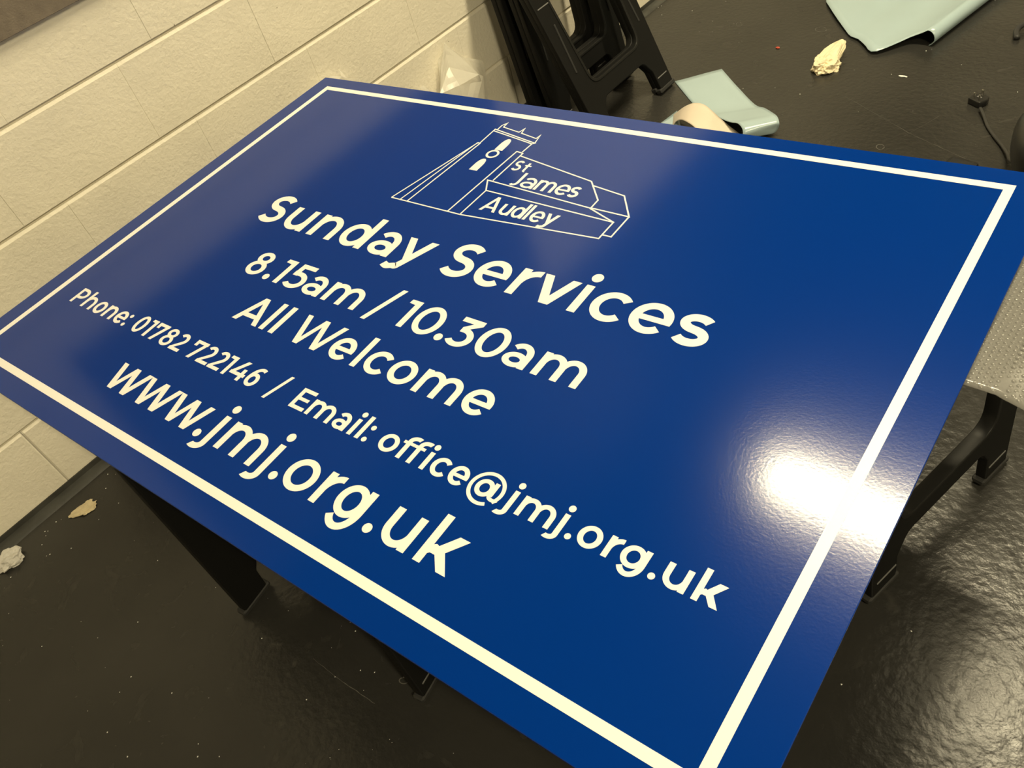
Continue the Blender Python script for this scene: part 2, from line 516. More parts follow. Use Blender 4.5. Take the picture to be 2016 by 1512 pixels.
def glyph(ch, x0, x1, xh, cap, asc, dsc, w, ex=None):
    """polygons of one character, baseline y = 0"""
    ov = xh * 0.018
    W = x1 - x0; cx = (x0 + x1) / 2; h = w * 0.86
    if ch == 'o':
        return ring(x0, x1, -ov, xh + ov, w, h)
    if ch in 'nhr' or ch == 'm':
        top = asc if ch == 'h' else xh
        P = rect(x0, x0 + w, 0, top)
        if ch == 'r':
            return P + arc(x0 + W * 1.02, xh * 0.40, W * 1.0, xh * 0.62, w * 0.95, h, 172, 90, 10)[:-0 or None]
        spans = [(x0, x1)] if ch != 'm' else [(x0, x0 + (W + w) / 2), (x1 - (W + w) / 2, x1)]
        for a, b_ in spans:
            rx = (b_ - a) / 2 * 1.0; ry = min(rx * 1.02, xh * 0.62)
            P += arc((a + b_) / 2, xh + ov - ry, rx, ry, w, h, 0, 168)
            P += rect(b_ - w, b_, 0, xh + ov - ry + 0.01)
        return P
    if ch == 'u':
        rx = W / 2; ry = min(rx * 1.02, xh * 0.62)
        return rect(x1 - w, x1, 0, xh) + arc(cx, -ov + ry, rx, ry, w, h, 180, 348) + rect(x0, x0 + w, ry - ov - 0.01, xh)
    if ch in 'dg':
        P = ring(x0, x1 - w * 0.35, -ov if ch == 'd' else xh * 0.02, xh + ov, w, h)
        if ch == 'd':
            return P + rect(x1 - w, x1, 0, asc)
        ry = -dsc + xh * 0.30; rx = (x1 - x0) * 0.5
        yc = dsc + ry
        P += rect(x1 - w, x1, yc - 0.01, xh)
        return P + arc(x1 - rx, yc, rx, ry, w, h, 0, -146)
    if ch == 'a':
        bt = xh * 0.60
        P = ring(x0, x1 - w * 0.25, -ov, bt, w * 0.98, h * 0.90)
        rx = W * 0.50; ry = xh * 0.47
        P += rect(x1 - w, x1, 0, xh + ov - ry + 0.01)
        return P + arc(x1 - rx, xh + ov - ry, rx, ry, w, h, 0, 143)
    if ch == 'e':
        P = arc(cx, xh / 2, W / 2, xh / 2 + ov, w, h, -6, 318, 40)
        return P + rect(x0 + w * 0.6, x1 - w * 0.03, xh * 0.40, xh * 0.40 + h * 0.82)
    if ch == 'c':
        return arc(cx + W * 0.03, xh / 2, W * 0.53, xh / 2 + ov, w, h, 40, 320, 34)
    if ch in 'sS':
        return s_path(x0, x1, cap if ch == 'S' else xh, w * (1.0 if ch == 'S' else 0.96))
    if ch == 'i':
        return rect(x0, x1, 0, xh) + disc(cx, asc * 0.93 if ex is None else ex, w * 0.64)
    if ch == 'j':
        s0 = x1 - w
        rx = (x1 - x0); ry = -dsc * 0.85
        return rect(s0, x1, dsc + ry - 0.01, xh) + arc(x1 - rx * 0.72, dsc + ry, rx * 0.72, ry, w, h, 0, -118, 12) + disc(x1 - w / 2, asc * 0.93, w * 0.64)
    if ch == 'l':
        return rect(x0, x1, 0, asc)
    if ch in 'vy':
        wx = w * 1.08
        v = x0 + (W - wx) * (0.5)
        if ch == 'v':
            return dg(v - w * 0.04, 0, x0, xh, wx) + dg(v + w * 0.04, 0, x1 - wx, xh, wx)
        # y: long right stroke into a tail
        P = dg(v, xh * 0.12, x0, xh, wx)
        sl = (x1 - wx - v) / (xh * 0.94)
        yb = dsc * 0.42
        xb = v + sl * (yb - xh * 0.06)
        P += dg(xb, yb, x1 - wx, xh, wx)
        pts = [(xb + wx / 2 + sl * 3, yb + 3), (xb + wx / 2 - w * 0.10, yb - xh * 0.05), (xb + wx / 2 - w * 0.55, dsc + h * 0.75), (xb + wx / 2 - w * 1.25, dsc + h * 0.45), (xb + wx / 2 - w * 2.0, dsc + h * 0.75)]
        return P + path(smooth_path([(p[0], p[1], 0) for p in pts], 5) and [(q.x, q.y) for q in smooth_path([(p[0], p[1], 0) for p in pts], 5)], w * 0.92)
    if ch == 'w' or ch == 'W':
        H = xh if ch == 'w' else cap
        wx = w * (1.0 if ch == 'w' else 0.98)
        va, vb = x0 + W * 0.21, x0 + W * 0.64
        ap = x0 + W * 0.44
        return dg(va, 0, x0, H, wx) + dg(va + wx * 0.1, 0, ap + wx * 0.02, H, wx * 0.85) + dg(vb, 0, ap - wx * 0.02, H, wx) + dg(vb + wx * 0.1, 0, x1 - wx * 0.95, H, wx * 0.95)
    if ch == 'k':
        P = rect(x0, x0 + w, 0, asc)
        P += dg(x0 + w * 0.9, xh * 0.34, x1 - w * 1.42, xh, w * 1.36) if True else []
        P += [[(x0 + w * 0.4, xh * 0.17), (x0 + w * 0.4, xh * 0.46), (x0 + w * 1.3, xh * 0.60), (x0 + w * 2.1, xh * 0.55), (x0 + w * 1.6, xh * 0.42)]]
        return P + [[(x0 + w * 1.25, xh * 0.50), (x0 + w * 2.15, xh * 0.66), (x1, 0), (x1 - w * 1.28, 0)]]
    if ch == 'f':
        # ex = (bar_x0, bar_x1)
        rx = W; ry = xh * 0.36
        P = rect(x0, x0 + w, 0, asc - ry + 0.01) + arc(x0 + rx * 0.92, asc - ry, rx * 0.92, ry, w, h, 180, 68, 10)
        return P + rect(ex[0], ex[1], xh * 0.84, xh * 1.0)
    if ch == 't':
        P = rect(x0 + W * 0.28, x0 + W * 0.28 + w, h, asc * 0.86)
        P += rect(x0, x1, xh * 0.84, xh)
        return P + arc(x0 + W * 0.28 + W * 0.36, W * 0.30, W * 0.36, W * 0.33, w, h, 180, 285, 8)
    if ch == 'A':
        ap = w * 1.0
        am = cx - ap / 2
        P = dg(x0, 0, am, cap, w * 1.05) + dg(x1 - w * 1.05, 0, am, cap, w * 1.05)
        f1 = 0.27
        return P + rect(lerp(x0, am, f1) + w * 0.5, lerp(x1, am + ap, f1) - w * 0.5, cap * 0.20, cap * 0.20 + h * 0.92)
    if ch == 'P':
        P = rect(x0, x0 + w, 0, cap)
        ry = cap * 0.335; yc = cap - ry
        rx = W * 0.52
        P += rect(x0 + w * 0.5, x1 - rx + 0.01, cap - h, cap) + rect(x0 + w * 0.5, x1 - rx + 0.01, cap - 2 * ry, cap - 2 * ry + h)
        return P + arc(x1 - rx, yc, rx, ry, w, h, -90, 90)
    if ch == 'E':
        return rect(x0, x0 + w, 0, cap) + rect(x0, x1, 0, h) + rect(x0, x1 - W * 0.03, cap - h, cap) + rect(x0, x1 - W * 0.12, cap * 0.5 - h * 0.45, cap * 0.5 + h * 0.45)
    if ch == 'J':
        ry = cap * 0.28; rx = W * 0.62
        return rect(x1 - w, x1, ry - 0.01, cap) + arc(x1 - rx, ry, rx, ry + ov, w, h, 0, -125, 12)
    if ch == '0':
        return ring(x0, x1, -ov * 1.4, cap + ov * 1.4, w, h)
    if ch == '1':
        return rect(x1 - w, x1, 0, cap) + [[(x0 + w * 0.1, cap), (x1 - w * 0.5, cap), (x1 - w * 0.5, cap - h * 1.05), (x0, cap - h * 0.85)]]
    if ch == '8':
        mid = cap * 0.555
        return ring(x0, x1, -ov, mid + h * 0.40, w * 0.96, h * 0.92) + ring(x0 + W * 0.07, x1 - W * 0.07, mid - h * 0.40, cap + ov, w * 0.94, h * 0.92)
    if ch == '5':
        ry = cap * 0.345
        yc = ry - ov
        P = rect(x0 + W * 0.14, x1 - W * 0.04, cap - h, cap)
        P += [[(x0 + W * 0.14, cap), (x0 + W * 0.14 + w * 0.92, cap), (x0 + W * 0.08 + w * 0.98, cap * 0.50), (x0 + W * 0.08, cap * 0.50)]]
        P += rect(x0 + W * 0.08, cx - W * 0.05, yc + ry - h, yc + ry)
        return P + arc(cx - W * 0.05, yc, W * 0.55, ry, w, h, 90, -142, 24)
    if ch == '3':
        ry = cap * 0.335
        yc = ry - ov
        P = rect(x0 + W * 0.04, x1 - W * 0.02, cap - h, cap)
        P += [[(x1 - W * 0.02, cap), (x1 - W * 0.02, cap - h * 0.95), (cx + W * 0.02, yc + ry - h * 0.25), (cx - W * 0.22, yc + ry), (x1 - W * 0.30, cap - h * 0.6)]]
        P += [[(cx - W * 0.22, yc + ry), (cx - W * 0.05, yc + ry), (cx - W * 0.05, yc + ry - h), (cx - W * 0.22, yc + ry - h)]]
        return P + arc(cx - W * 0.05, yc, W * 0.55, ry, w, h, 90, -145, 24)
    if ch == '7':
        return rect(x0, x1, cap - h, cap) + rect(x0, x0 + w * 0.98, cap * 0.675, cap - h * 0.5) + dg(x0 + W * 0.28, 0, x1 - w * 1.08, cap - h * 0.5, w * 1.08)
    if ch == '2':
        ry = cap * 0.315
        yc = cap + ov - ry
        P = arc(cx - W * 0.02, yc, W * 0.46, ry, w, h, 150, -38, 18)
        xe = cx - W * 0.02 + W * 0.46 * math.cos(math.radians(-38)); ye = yc + ry * math.sin(math.radians(-38))
        P += [[(xe + w * 0.06, ye), (xe - w * 0.76, ye + w * 0.52), (x0 + W * 0.01, h * 0.85), (x0 + W * 0.02 + w * 1.1, h * 0.85)]]
        return P + rect(x0, x1, 0, h)
    if ch == '4':
        st = x1 - W * 0.13
        P = rect(st - w, st, 0, cap * 0.62)
        P += rect(x0, x1, cap * 0.22, cap * 0.22 + h)
        return P + [[(x0, cap * 0.22 + h * 0.6), (x0 + w * 1.15, cap * 0.22 + h * 0.6), (x0 + W * 0.74, cap), (x0 + W * 0.50, cap)]]
    if ch == '6':
        bt = cap * 0.69
        P = ring(x0, x1, -ov, bt, w, h)
        return P + arc(x0 + W * 0.72, bt * 0.46, W * 0.72, cap - bt * 0.46 + ov, w, h, 178, 68, 18)
    if ch == '/':
        return [[(x0, ex[0]), (x0 + w * 0.86, ex[0]), (x1, ex[1]), (x1 - w * 0.86, ex[1])]]
    if ch == '.':
        return disc(cx, W / 2 - ov, W / 2)
    if ch == ':':
        return disc(cx, W / 2 - ov, W / 2) + disc(cx, xh - W / 2, W / 2)
    if ch == '@':
        yc = (ex[0] + ex[1]) / 2; ry = (ex[1] - ex[0]) / 2
        P = arc(cx, yc, W / 2, ry, w * 0.72, w * 0.68, -62, -62 - 0 + 0 + 0, 1) if False else arc(cx, yc, W / 2, ry, w * 0.72, w * 0.68, -38, 300, 50)
        P += ring(cx - W * 0.31, cx + W * 0.20, yc - ry * 0.52, yc + ry * 0.52, w * 0.9, w * 0.82)
        P += rect(cx + W * 0.14, cx + W * 0.14 + w * 0.9, yc - ry * 0.30, yc + ry * 0.50)
        return P + arc(cx + W * 0.315, yc - ry * 0.28, W * 0.185, ry * 0.28, w * 0.72, w * 0.68, 180, 330, 10)
    raise KeyError(ch)

def line(items, base, xh, cap, asc, dsc, w):
    for it in items:
        ch, x0, x1 = it[:3]
        ex = it[3] if len(it) > 3 else None
        yb = base(0.5 * (x0 + x1)) if callable(base) else base
        ps = []
        for p in glyph(ch, x0, x1, xh, cap, asc, dsc, w, ex):
            q = Poly([(x, y + yb) for x, y in p]); q.gid = getattr(p, 'gid', None)
            ps.append(q)
        flat('letter', ps)

line([('S', 340, 412), ('u', 428, 500), ('n', 520, 593), ('d', 607.5, 684), ('a', 698, 764), ('y', 773.5, 850),
      ('S', 893, 966), ('e', 975, 1048), ('r', 1063, 1105), ('v', 1110, 1187), ('i', 1197.5, 1214, 91.5), ('c', 1229.5, 1300), ('e', 1306, 1380.5), ('s', 1388, 1450)],
     -575.2, 70.6, 94.0, 99.0, -26.5, 17.0)
line([('8', 472, 523), ('.', 537, 553.5), ('1', 556, 586), ('5', 597, 649), ('a', 654.5, 706), ('m', 719, 811), ('/', 840.5, 884, (-10, 83)),
      ('1', 908.5, 936.5), ('0', 947.3, 1008.2), ('.', 1013, 1030), ('3', 1036, 1086), ('0', 1094.6, 1154), ('a', 1159.5, 1210), ('m', 1225, 1313)],
     -723.6, 52.6, 69.0, 73.0, -19, 13.0)
line([('A', 574.3, 648.6), ('l', 657, 669.7), ('l', 685.3, 698.5), ('W', 734.1, 844), ('e', 843.5, 897), ('l', 910.5, 923), ('c', 933, 986), ('o', 990.5, 1046.5), ('m', 1058.3, 1146.2), ('e', 1157, 1212)],
     -836.0, 52.4, 69.8, 73.4, -19, 12.8)
b4 = lambda x: -952.3 - 1.6 * (min(x, 900) - 130) / 770 * 1.6 - max(0, x - 900) / 740 * 2.2
line([('P', 128.5, 164), ('h', 173, 210), ('o', 217, 251), ('n', 258.3, 293), ('e', 300, 334), (':', 337, 346.5), ('0', 370.6, 402.4), ('1', 407, 425.2), ('7', 431, 465.3), ('8', 471, 504), ('2', 510.5, 542),
      ('7', 561.6, 596.8), ('2', 601.5, 633.3), ('2', 638, 669.8), ('1', 670.5, 690), ('4', 697, 737.5), ('6', 743.3, 773.7), ('/', 810, 837, (-7, 53)),
      ('E', 875, 910.4), ('m', 916, 973.2), ('a', 980, 1010.8), ('i', 1020.2, 1028.6), ('l', 1038.2, 1046.6), (':', 1053.3, 1063), ('o', 1085, 1121), ('f', 1130.5, 1148.3, (1124.5, 1146.5)), ('f', 1153, 1171, (1147, 1169)),
      ('i', 1179.7, 1188.2), ('c', 1195, 1228), ('e', 1231, 1264.7), ('@', 1270, 1330.5, (-12.5, 46)), ('j', 1331.7, 1350.5), ('m', 1361, 1418.6), ('j', 1416.8, 1436), ('.', 1444.5, 1454),
      ('o', 1459.5, 1494.5), ('r', 1502.5, 1522), ('g', 1525, 1562.6), ('.', 1570.5, 1580.3), ('u', 1586.8, 1621.3), ('k', 1631, 1666)],
     b4, 33.8, 44.2, 47.2, -12, 8.4)
line([('w', 457.5, 556), ('w', 555, 653.5), ('w', 652.8, 751), ('.', 753.6, 770.2), ('j', 766.8, 798.5), ('m', 816.5, 913.5), ('j', 912.6, 944.8), ('.', 959.8, 976),
      ('o', 982.4, 1045), ('r', 1058.3, 1091), ('g', 1098.5, 1159), ('.', 1173.8, 1190), ('u', 1202, 1258.8), ('k', 1276.7, 1337)],
     lambda x: -1078.6 - (x - 480) / 800 * 2.9, 59.3, 77.5, 82.3, -20.5, 13.4)

# --- church emblem
Q = dict(a=(628, -406.5), b=(654, -406.3), c=(675, -406.2), d=(792, -407.5), e=(826, -409), f=(1146.5, -386),
         bt1=(690.5, -171), bt2=(697.5, -172.5), tl0=(696, -171), tl1=(696.5, -112), c1r=(828, -139), c2l=(697, -118.8), c2r=(824, -143.5))
LWD = 3.0
logo = flat('emblem_outline',
    path([Q['a'], Q['e'], Q['f'], (1147.3, -334.8), (828.8, -321.6), Q['e']], LWD) +
    path([Q['a'], Q['bt1'], Q['bt2'], Q['c']], LWD) + path([(689.5, -171.5), Q['b']], LWD * 0.9) +
    path([Q['tl0'], Q['tl1'], Q['c1r'], (823, -143.5), (820.5, -177)], LWD) + path([Q['c2l'], Q['c2r']], LWD) +
    path([(703, -111), (703.3, -94), (710.7, -82.8), (711.6, -99.7), (763.1, -109.6), (767.9, -93.3), (771.6, -111.8), (819.8, -122.3), (821.9, -107.9), (827.5, -138)], LWD * 0.9) +
    path([Q['d'], (806.3, -177.8), (825, -181), (821.5, -287)], LWD) +
    path([(824.5, -190.8), (1033, -230.6), (1080.6, -282.3), (1080.7, -310.6), (1147.3, -334.8)], LWD) +
    path([(1080.7, -309.5), (808.5, -289.1), (828.8, -321.6)], LWD) +
    path([(1044.8, -242.5), (1123.8, -254.9), (1167.2, -311.1), (1081, -308.6)], LWD) +
    path([(1167.2, -311.1), (1166.5, -374.6), (1147.5, -374.6)], LWD), 'vinyl')
def lancet(x0, x1, y0, y1):
    c = (x0 + x1) / 2; r = (x1 - x0) / 2
    L = [(x0, y0)] + [(c - r * math.cos(t) ** 0.8, lerp(y0, y1, 0.42 + 0.58 * math.sin(t))) for t in [k * PI / 2 / 10 for k in range(10)]] + [(c, y1)]
    Rr = [(2 * c - x, y) for x, y in L[:-1]][::-1]
    return [L + Rr]
flat('emblem_window', lancet(748.5, 770, -184.5, -140), 'vinyl', logo)
flat('emblem_window', lancet(738.5, 760.2, -266.5, -222), 'vinyl', logo)
flat('emblem_roundel', ring(739.5, 771.5, -216.5, -185.5, 5.2, 5.2), 'vinyl', logo)
line([('S', 832, 854), ('t', 859, 875)], -241.5, 24, 35, 37, -9, 5.4)
line([('J', 864, 884), ('a', 889, 923), ('m', 926, 971), ('e', 974.5, 1007), ('s', 1007, 1031)], -289.3, 34, 46.5, 46, -9, 6.8)
line([('A', 854.8, 895), ('u', 901, 928.5), ('d', 931, 961), ('l', 964.5, 971), ('e', 976.5, 1007), ('y', 1009, 1037)], -382, 33.5, 48, 48, -12, 6.8)

# ------------------------------------------------------------------ trestles
def curve_mesh(name, outer, holes, depth, bev=0.004):
    cu = bpy.data.curves.new(name, 'CURVE')
    cu.dimensions = '2D'; cu.fill_mode = 'BOTH'; cu.extrude = max(0.0, depth / 2 - bev); cu.bevel_depth = bev; cu.bevel_resolution = 1; cu.offset = -bev
    for ring_ in [outer] + holes:
        sp = cu.splines.new('POLY'); sp.points.add(len(ring_) - 1); sp.use_cyclic_u = True
        for k, (x, y) in enumerate(ring_):
            sp.points[k].co = (x, y, 0, 1)
    ob = bpy.data.objects.new('tmp', cu); COL.objects.link(ob)
    dgph = bpy.context.evaluated_depsgraph_get()
    me = bpy.data.meshes.new_from_object(ob.evaluated_get(dgph))
    me.name = name
    me.materials.clear()
    bpy.data.objects.remove(ob, do_unlink=True)
    return me
def rounded(pts, rads, n=6):
    out = []
    P = [Vector(p) for p in pts]
    for i, p in enumerate(P):
        r = rads[i] if isinstance(rads, (list, tuple)) else rads
        a = (P[i - 1] - p); b_ = (P[(i + 1) % len(P)] - p)
        if r <= 0:
            out.append(tuple(p)); continue
        an = a.angle(b_); t = min(r / math.tan(an / 2), a.length * 0.49, b_.length * 0.49)
        s, e = p + a.normalized() * t, p + b_.normalized() * t
        for k in range(n + 1):
            u = k / n
            out.append(tuple((s * (1 - u) ** 2) + p * (2 * u * (1 - u)) + e * u * u))
    return out
LEN = 0.735
BW, TW = 0.232, 0.245            # half width at foot and top
LWI = 0.087                     # leg width
def hw(h_):
    return lerp(BW, TW, h_ / LEN)
outer = rounded([(-BW, 0), (-BW + LWI * 0.9, 0), (-BW + LWI * 0.92, 0.085), (-BW + LWI * 1.25, 0.137), (BW - LWI * 1.25, 0.137), (BW - LWI * 0.92, 0.085), (BW - LWI * 0.9, 0), (BW, 0), (TW, LEN), (-TW, LEN)],
                [0.006, 0.006, 0.02, 0.03, 0.03, 0.02, 0.006, 0.006, 0.012, 0.012])
hole = rounded([(-hw(.2) + LWI, 0.205), (hw(.2) - LWI, 0.205), (hw(.6) - LWI * 0.9, 0.60), (-hw(.6) + LWI * 0.9, 0.60)], [0.045, 0.045, 0.04, 0.04])
FT = 0.023
FRAME = curve_mesh('leg_frame', outer, [hole], FT, 0.0035)
FRAME.materials.append(M['plastic'])
RIB = from_bm('rib', box_bm(-0.004, 0.004, -0.09, 0.09, -0.003, 0.003, bev=0.002)); RIB.materials.append(M['rubber'])
RIM = curve_mesh('rim', rounded([(-hw(.2) + LWI - .008, 0.197), (hw(.2) - LWI + .008, 0.197), (hw(.6) - LWI * 0.9 + .008, 0.608), (-hw(.6) + LWI * 0.9 - .008, 0.608)], [0.05, 0.05, 0.045, 0.045]),
                 [rounded([(-hw(.2) + LWI + .002, 0.207), (hw(.2) - LWI - .002, 0.207), (hw(.6) - LWI * 0.9 - .002, 0.598), (-hw(.6) + LWI * 0.9 + .002, 0.598)], [0.044, 0.044, 0.039, 0.039])], FT + 0.006, 0.002)
RIM.materials.append(M['rib'])
PAD = from_bm('foot_pad', box_bm(-0.048, 0.048, -0.006, 0.012, -0.014, 0.014, bev=0.004)); PAD.materials.append(M['rubber'])
NOTCH = from_bm('scuff_mark', box_bm(-0.03, 0.03, -0.0018, 0.0018, -0.0012, 0.0012)); NOTCH.materials.append(M['scuff'])
def frame_part(parent, mat):
    """one moulded leg frame: local x across, y up the legs, z out of its face"""
    fr = link('leg_frame', FRAME, None, parent); fr.matrix_local = mat
    link('rim', RIM, None, fr)
    for s in (-1, 1):
        link('foot_pad', PAD, None, fr, (s * (BW - LWI * 0.45), 0.004, 0))
        r = link('rib', RIB, None, fr, (s * (hw(.35) - LWI * 0.5), 0.36, 0.0118), (0, 0, s * 0.05))
        link('scuff_mark', NOTCH, None, fr, (s * (BW - LWI * 0.5), 0.055, 0.0118))
        link('scuff_mark', NOTCH, None, fr, (s * (hw(.5) - LWI * 0.5), 0.52, 0.0118))
    return fr
def open_trestle(base, axis_deg, top_z, label, tops=(0.225, 0.225), half=0.285):
    """base: floor point under the middle; axis_deg: direction of the top rails"""
    t = thing('trestle', label, 'trestle', (base[0], base[1], FZ), math.radians(axis_deg), 'trestles under the sign')
    H = top_z - FZ
    hl = H - 0.03
    for s, topo in ((1, tops[0]), (-1, tops[1])):
        tilt = math.atan2(half - topo, hl)
        up = Vector((0, -s * math.sin(tilt), math.cos(tilt)))
        out = Vector((0, s * math.cos(tilt), math.sin(tilt)))
        acr = up.cross(out)
        mt = Matrix((acr, up, out)).transposed().to_4x4()
        mt = mt @ Matrix.Diagonal((1, hl / math.cos(tilt) / LEN, 1, 1))
        mt.translation = Vector((0, s * (half - 0.02), 0.008))
        frame_part(t, mt)
        yy = s * (topo - 0.02)
        link('top_rail', from_bm('top_rail', box_bm(-0.245, 0.245, yy - 0.026, yy + 0.026, H - 0.05, H, bev=0.008, seg=2)), 'plastic', t)
    for x in (-0.17, 0.17):
        link('spreader_bar', from_bm('spreader_bar', box_bm(x - 0.015, x + 0.015, -tops[1] + 0.02, tops[0] - 0.02, H - 0.075, H - 0.045, bev=0.004)), 'rib', t)
    return t
SB = 0.6752 - ST                       # underside of the sign
# near trestle: feet at (0.83,0.11) and (1.40,0.22)
fa, fb = at((470, 1197)), at((855, 1383.5))
mid = (fa + fb) / 2
da = (fb - fa).normalized(); ax = Vector((-da.y, da.x, 0))
cA = mid + ax * (BW - 0.004)
open_trestle((cA.x, cA.y), math.degrees(math.atan2(ax.y, ax.x)), SB, 'open black plastic trestle under the web address side of the blue sign', (0.225, 0.31))
# far trestle
ff = at((1984, 920))
d2 = Vector((-0.20, -0.98, 0)).normalized(); n2 = Vector((0.98, -0.20, 0)).normalized()
cB = ff - n2 * 0.13 + d2 * (BW - 0.004)
WRAP_T = 0.0056
open_trestle((cB.x, cB.y), math.degrees(math.atan2(-d2.y, -d2.x)), SB - WRAP_T, 'open black plastic trestle below the bubble wrap', (0.10, 0.10), 0.13)

def folded_trestle(x, y, lean, label, yaw_=0.0):
    """folded flat, standing on its feet and leaning back to the wall; x = floor line of the front face"""
    t = thing('folded_trestle', label, 'trestle', (x, y, FZ), 0, 'folded trestles leaning on the wall')
    up = Vector((-math.sin(lean), 0, math.cos(lean))); out = Vector((math.cos(lean), 0, math.sin(lean))); acr = Vector((0, 1, 0))
    acr = up.cross(out)
    for k, off in enumerate((-0.0125, -0.0375)):
        mt = Matrix((acr, up, out)).transposed().to_4x4()
        mt.translation = out * off + Vector((0, 0, 0.008 + math.sin(lean) * (0.0125 if k == 0 else 0.0375)))
        frame_part(t, mt)
    bm = box_bm(-0.243, 0.243, 0.0, 0.05, -0.025, 0.025, bev=0.008, seg=2)
    me = from_bm('top_beam', bm)
    o = link('top_beam', me, 'plastic', t)
    mt = Matrix((acr, up, out)).transposed().to_4x4()
    mt.translation = up * (LEN - 0.02) + out * -0.025 + Vector((0, 0, 0.01))
    o.matrix_local = mt
    for s in (-0.15, 0.15):
        hb = link('hinge_barrel', tube_mesh('hinge_barrel', [(s - 0.03, -0.01, 0), (s + 0.03, -0.01, 0)], 0.014, 10), 'rib', o)
    return t
folded_trestle(0.498, 2.350, math.radians(22.8), 'folded black plastic trestle at the open-floor side of the leaning stack')
folded_trestle(0.285, 2.378, math.radians(9.5), 'folded black plastic trestle in the middle of the leaning stack')
folded_trestle(0.185, 2.372, math.radians(7), 'folded black plastic trestle leaning directly on the block wall')

# ------------------------------------------------------------------ bubble wrap under the far corner of the sign
def wrap_point(u, v):
    # u across to the right (m), v along y (m)
    x, y = 1.72 + u, 0.875 + v
    z = SB - 0.0046
    if x > 2.135:
        d = x - 2.135
        z -= 0.42 * d * d / (0.12 + d) + 0.004 * math.sin(y * 17)
    z -= 0.02 * max(0, 0.06 - v) * (1 if x > 2.08 else 0)
    return Vector((x, y, z))
rows = []
UN, VN = 44, 40
for i in range(UN + 1):
    u = 0.48 * i / UN
    row = []
    for j in range(VN + 1):
                # rounded near edge
        e0 = 0.0 if u < 0.42 else -0.02 * math.sin(min(1, (u - 0.42) / 0.2) * PI / 2)
        row.append(wrap_point(u, lerp(e0, 0.445, j / VN)))
    rows.append(row)
wr = thing('bubble_wrap', 'grey translucent bubble wrap sheet between the trestle and the blue sign', 'bubble wrap', (0, 0, 0))
ws = link('sheet', sheet_mesh('sheet', rows, 0.0015), 'bubble', wr)
V, F = [], []
sp_ = 0.0092
ju = 0
u = 0.33
while u < 0.475:
    v = 0.006 + (sp_ / 2 if ju % 2 else 0)
    while v < 0.44:
        c = wrap_point(u, v)
        n_ = (wrap_point(u + .002, v) - c).cross(wrap_point(u, v + .002) - c).normalized()
        tx = (wrap_point(u + .002, v) - c).normalized(); ty = n_.cross(tx)
        b0 = len(V)
        hh = random.uniform(0.6, 1.05)
        for (rr, zz) in ((0.0040, 0.0003), (0.0030, 0.0018 * hh)):
            for k in range(6):
                a = PI / 3 * k
                V.append(c + tx * (rr * math.cos(a)) + ty * (rr * math.sin(a)) + n_ * zz)
        V.append(c + n_ * (0.0024 * hh))
        for k in range(6):
            k2 = (k + 1) % 6
            F.append((b0 + k, b0 + k2, b0 + 6 + k2, b0 + 6 + k))
            F.append((b0 + 6 + k, b0 + 6 + k2, b0 + 12))
        v += sp_
    u += sp_ * 0.866; ju += 1
bub = link('bubbles', mesh('bubbles', V, F, True), 'bubble', wr)
bub['kind'] = 'stuff'

# ------------------------------------------------------------------ offcuts of backing film and paper on the floor
def grid_between(Lp, Rp, n=10):
    return [[lerp(a, b_, k / n) for k in range(n + 1)] for a, b_ in zip(Lp, Rp)]
def dense(rows_px, sub=4, n=12, wob=0.0, seed=0):
    Lp = smooth_path([at(l[:2], FZ + l[2]) for l, r in rows_px], sub)
    Rp = smooth_path([at(r[:2], FZ + r[2]) for l, r in rows_px], sub)
    g = grid_between(Lp, Rp, n)
    if wob:
        for row in g:
            for p in row:
                p.z += wob * noise.noise(Vector((p.x * 9 + seed, p.y * 9, 0.3)))
    for row in g:
        for p in row:
            p.z = max(p.z, FZ + 0.0012)
    return g
# strip with a rolled end
g = dense([((1328, 160, .003), (1421, 136, .003)), ((1362, 201, .003), (1452, 171, .003)), ((1385, 222, .004), (1486, 206, .006)), ((1408, 229, .016), (1505, 213, .022)),
           ((1436, 240, .036), (1521, 222, .046)), ((1452, 243, .052), (1530, 229, .056)), ((1461, 253, .050), (1534, 240, .050)), ((1462, 266, .034), (1533, 250, .030)), ((1452, 276, .012), (1524, 262, .010)), ((1440, 274, .004), (1510, 262, .003))], 5, 12, 0.002)
tag(link('film_strip', sheet_mesh('film_strip', g), 'film'), 'pale blue backing film strip with a rolled end beside the folded trestles', 'film')
# beige paper curl
g = dense([((1326, 226, .002), (1324, 250, .002)), ((1334, 220, .020), (1330, 240, .020)), ((1348, 210, .044), (1340, 236, .040)), ((1366, 203, .058), (1352, 240, .052)), ((1386, 206, .060), (1368, 251, .050)), ((1404, 220, .048), (1386, 272, .038)),
           ((1418, 233, .030), (1402, 290, .022)), ((1436, 248, .012), (1422, 306, .008)), ((1458, 265, .003), (1444, 322, .002))], 5, 12)
tag(link('paper_curl', sheet_mesh('paper_curl', g, 0.0014), 'paper'), 'beige backing paper strip arched over the pale blue offcuts', 'paper')
# small offcut under the curl
g = dense([((1300, 243, .002), (1296, 262, .002)), ((1316, 231, .002), (1322, 262, .002)), ((1333, 218, .003), (1344, 262, .003))], 3, 6)
tag(link('film_offcut', sheet_mesh('film_offcut', g), 'film'), 'small pale blue film offcut beneath the beige paper curl', 'film')
